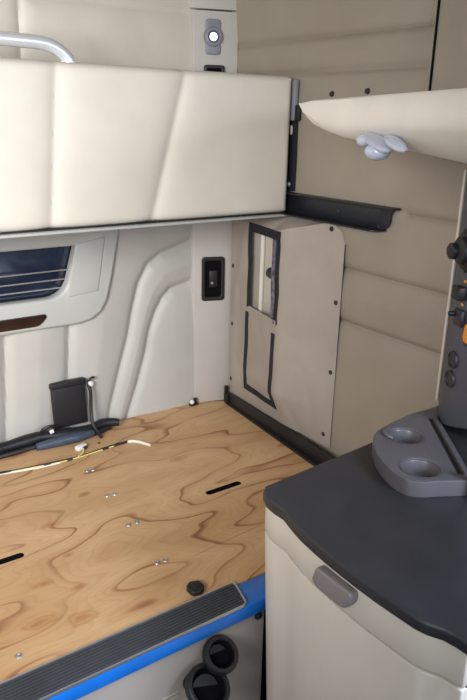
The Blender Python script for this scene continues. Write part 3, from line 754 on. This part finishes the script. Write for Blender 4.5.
# ------------------------------------------------------------------ loose things on the plywood
lo = thing('cable_loom', 'black taped cable loom lying along the rear edge of the plywood', 'cable', (0.6, 1.93, -1.0))
loom = [(0.30, 1.938, -0.982), (0.45, 1.935, -0.982), (0.517, 1.938, -0.981), (0.579, 1.940, -0.979), (0.630, 1.938, -0.976), (0.690, 1.925, -0.980), (0.75, 1.922, -0.983), (0.80, 1.930, -0.984), (0.838, 1.940, -0.983), (0.872, 1.935, -0.984), (0.895, 1.925, -0.986)]
loom = [(x, y, z+0.003) for x, y, z in loom]
MB().tube(loom, [0.020, 0.021, 0.017, 0.021, 0.019, 0.022, 0.018, 0.014, 0.017, 0.015, 0.012], 12, sub=4).build('taped_bundle', M['black'], lo)
MB().tube([(0.33, 1.912, -0.991), (0.50, 1.908, -0.990), (0.60, 1.915, -0.990), (0.68, 1.900, -0.990), (0.78, 1.904, -0.991), (0.86, 1.922, -0.992)], 0.0075, 8, sub=4).build('side_wire', M['black'], lo)
MB().tube([(0.60, 1.902, -0.986), (0.68, 1.896, -0.982), (0.74, 1.893, -0.982), (0.79, 1.900, -0.984)], [0.012, 0.018, 0.017, 0.009], 10, sub=4).build('tape_wrap', M['tape'], lo)
MB().tube([(0.625, 1.935, -0.972), (0.632, 1.925, -0.945), (0.655, 1.918, -0.935), (0.675, 1.922, -0.945), (0.680, 1.930, -0.968)], 0.006, 8, sub=4).build('wire_loop', M['black'], lo)
MB().tube([(0.648, 1.908, -0.950), (0.660, 1.906, -0.946)], 0.006, 8).build('white_ferrule', M['white'], lo)

po = thing('black_pouch', 'flat black box with a dangling lead leaning on the rear wall above the plywood', 'box', (0.73, 1.945, -0.965))
th = math.atan2(0.012, 0.12)
PT = Matrix.Translation((0.735, 1.952, -0.965)) @ Matrix.Rotation(R(-6), 4, 'X') @ Matrix.Rotation(R(0), 4, 'Y')
MB().box(-0.055, 0.057, -0.012, 0.010, 0.002, 0.148, 0.005, 3, PT).build('shell', M['black'], po)
MB().box(-0.058, 0.060, -0.015, 0.012, 0.134, 0.154, 0.004, 3, PT).build('lid', M['black'], po)
MB().tube([PT @ Vector((0.062, -0.012, 0.142)), PT @ Vector((0.070, -0.020, 0.110)), PT @ Vector((0.066, -0.022, 0.05)), (0.796, 1.918, -0.955), (0.800, 1.898, -0.978), (0.806, 1.872, -0.9935)], 0.006, 8, sub=5).build('lead', M['black'], po)
MB().sphere(PT @ Vector((0.073, -0.014, 0.130)), 0.011, (1.2, 0.8, 1.0)).build('white_tag', M['white'], po)
MB().tube([PT @ Vector((0.070, -0.014, 0.140)), PT @ Vector((0.078, -0.016, 0.150)), PT @ Vector((0.090, -0.014, 0.150))], 0.004, 8, sub=3).build('tag_lead', M['black'], po)

wh = thing('wire_harness', 'thin yellow and black wire bundle stretched across the plywood', 'wire', (0.68, 1.80, -1.0))
wpts = [(0.40, 1.825), (0.46, 1.816), (0.516, 1.808), (0.573, 1.799), (0.632, 1.791), (0.698, 1.790), (0.766, 1.797), (0.837, 1.802), (0.878, 1.800), (0.900, 1.778), (0.914, 1.745)]
MB().tube([(x, y, -0.9974) for x, y in wpts], [0.0019]*9+[0.0023, 0.0021], 8, sub=5).build('yellow_core', M['yellow'], wh)
MB().tube([(x+0.003, y+0.006+0.003*math.sin(k*2.1), -0.9972) for k, (x, y) in enumerate(wpts[:8])], 0.0025, 8, sub=5).build('black_wire', M['black'], wh)
MB().tube([(x, y-0.005+0.003*math.sin(k*1.7), -0.9974) for k, (x, y) in enumerate(wpts[:5])], 0.0022, 8, sub=5).build('white_strand', M['whitewire'], wh)
MB().tube([(x, y, -0.9969) for x, y in [(0.866, 1.8035), (0.880, 1.7995), (0.893, 1.788), (0.902, 1.772), (0.915, 1.742)]], 0.0042, 8, sub=4).build('pale_sleeve', M['whitewire'], wh)
for (x0, y0, x1, y1) in [(0.42, 1.822, 0.49, 1.812), (0.585, 1.797, 0.605, 1.795), (0.655, 1.790, 0.672, 1.790), (0.775, 1.798, 0.795, 1.799), (0.815, 1.8015, 0.862, 1.8035)]:
    MB().tube([(x0, y0, -0.9958), (x1, y1, -0.9958)], 0.0042, 8).build('tape_band', M['black'], wh)
MB().tube([(0.690, 1.792, -0.9965), (0.712, 1.806, -0.996), (0.722, 1.822, -0.995), (0.724, 1.832, -0.994)], 0.0028, 8, sub=4).build('branch_wire', M['yellow'], wh)
CM = Matrix.Translation((0.722, 1.843, -1.0)) @ Matrix.Rotation(R(20), 4, 'Z')
MB().box(-0.018, 0.018, -0.009, 0.009, 0.0, 0.014, 0.002, 2, CM).build('connector', M['white'], wh)
MB().box(0.000, 0.016, -0.014, -0.007, 0.0, 0.010, 0.002, 2, CM).build('connector_lock', M['socket'], wh)

cl = thing('plastic_cap', 'small black plastic cap lying on the plywood near the tread end', 'cap', (0.666, 1.062, -1.0))
hexa = round_poly([(-0.018, -0.016), (0.004, -0.022), (0.019, -0.010), (0.017, 0.014), (-0.004, 0.021), (-0.019, 0.010)], 0.006, 4)
CM = Matrix.Translation((0.666, 1.068, -1.0))
MB().prism(hexa, 'z', 0.0, 0.013, 0.003, 3, mat=CM).build('shell', M['black'], cl)
MB().prism([(x*0.55, y*0.55) for x, y in hexa], 'z', 0.0125, 0.0142, 0.0006, 2, mat=CM).build('raised_boss', M['black'], cl)

# ------------------------------------------------------------------ daylight, camera, view
w = bpy.data.worlds.new('World'); SC.world = w; w.use_nodes = True
wn = w.node_tree
bg = wn.nodes['Background']; bg.inputs['Color'].default_value = (0.74, 0.85, 1.0, 1); bg.inputs['Strength'].default_value = 0.22

def area(name, loc, target, sx, sy, power, col):
    l = bpy.data.lights.new(name, 'AREA'); l.shape = 'RECTANGLE'; l.size = sx; l.size_y = sy; l.energy = power; l.color = col
    o = bpy.data.objects.new(name, l); COL.objects.link(o)
    o.location = (loc[0], loc[1], loc[2]+ZO)
    o.rotation_euler = (Vector(target)-Vector(loc)).to_track_quat('-Z', 'Y').to_euler()
    return o
dl = area('driver_door_daylight', (-0.98, 0.20, 0.18), (0.12, 1.7, -0.28), 0.8, 0.6, 15, (1.0, 0.98, 0.95))
dl.data.spread = R(92)
area('windshield_daylight', (0.1, -1.25, 0.10), (0.3, 1.2, -0.4), 1.7, 0.7, 9, (0.84, 0.91, 1.0))
pw = area('passenger_window_daylight', (1.28, -0.45, 0.15), (0.85, 0.55, -0.72), 0.7, 0.6, 11, (0.72, 0.82, 1.0))
pw.data.spread = R(95)

cam = bpy.data.cameras.new('camera'); co = bpy.data.objects.new('camera', cam); COL.objects.link(co)
ex = Vector((0.82015367, -0.57177373, 0.02056083)); ey = -Vector((-0.16943657, -0.27705088, -0.94579811)); ez = -Vector((0.54647891, 0.77221604, -0.32410368))
co.matrix_world = Matrix((ex, ey, ez)).transposed().to_4x4()
co.location = (0, 0, ZO)
cam.sensor_fit = 'VERTICAL'; cam.sensor_height = 24.0; cam.lens = 677.3/700*24.0
cam.clip_start = 0.02
SC.camera = co
vs = SC.view_settings
vs.view_transform = 'Standard'; vs.look = 'None'; vs.gamma = 1.0; vs.use_curve_mapping = False
vs.exposure = 0.47
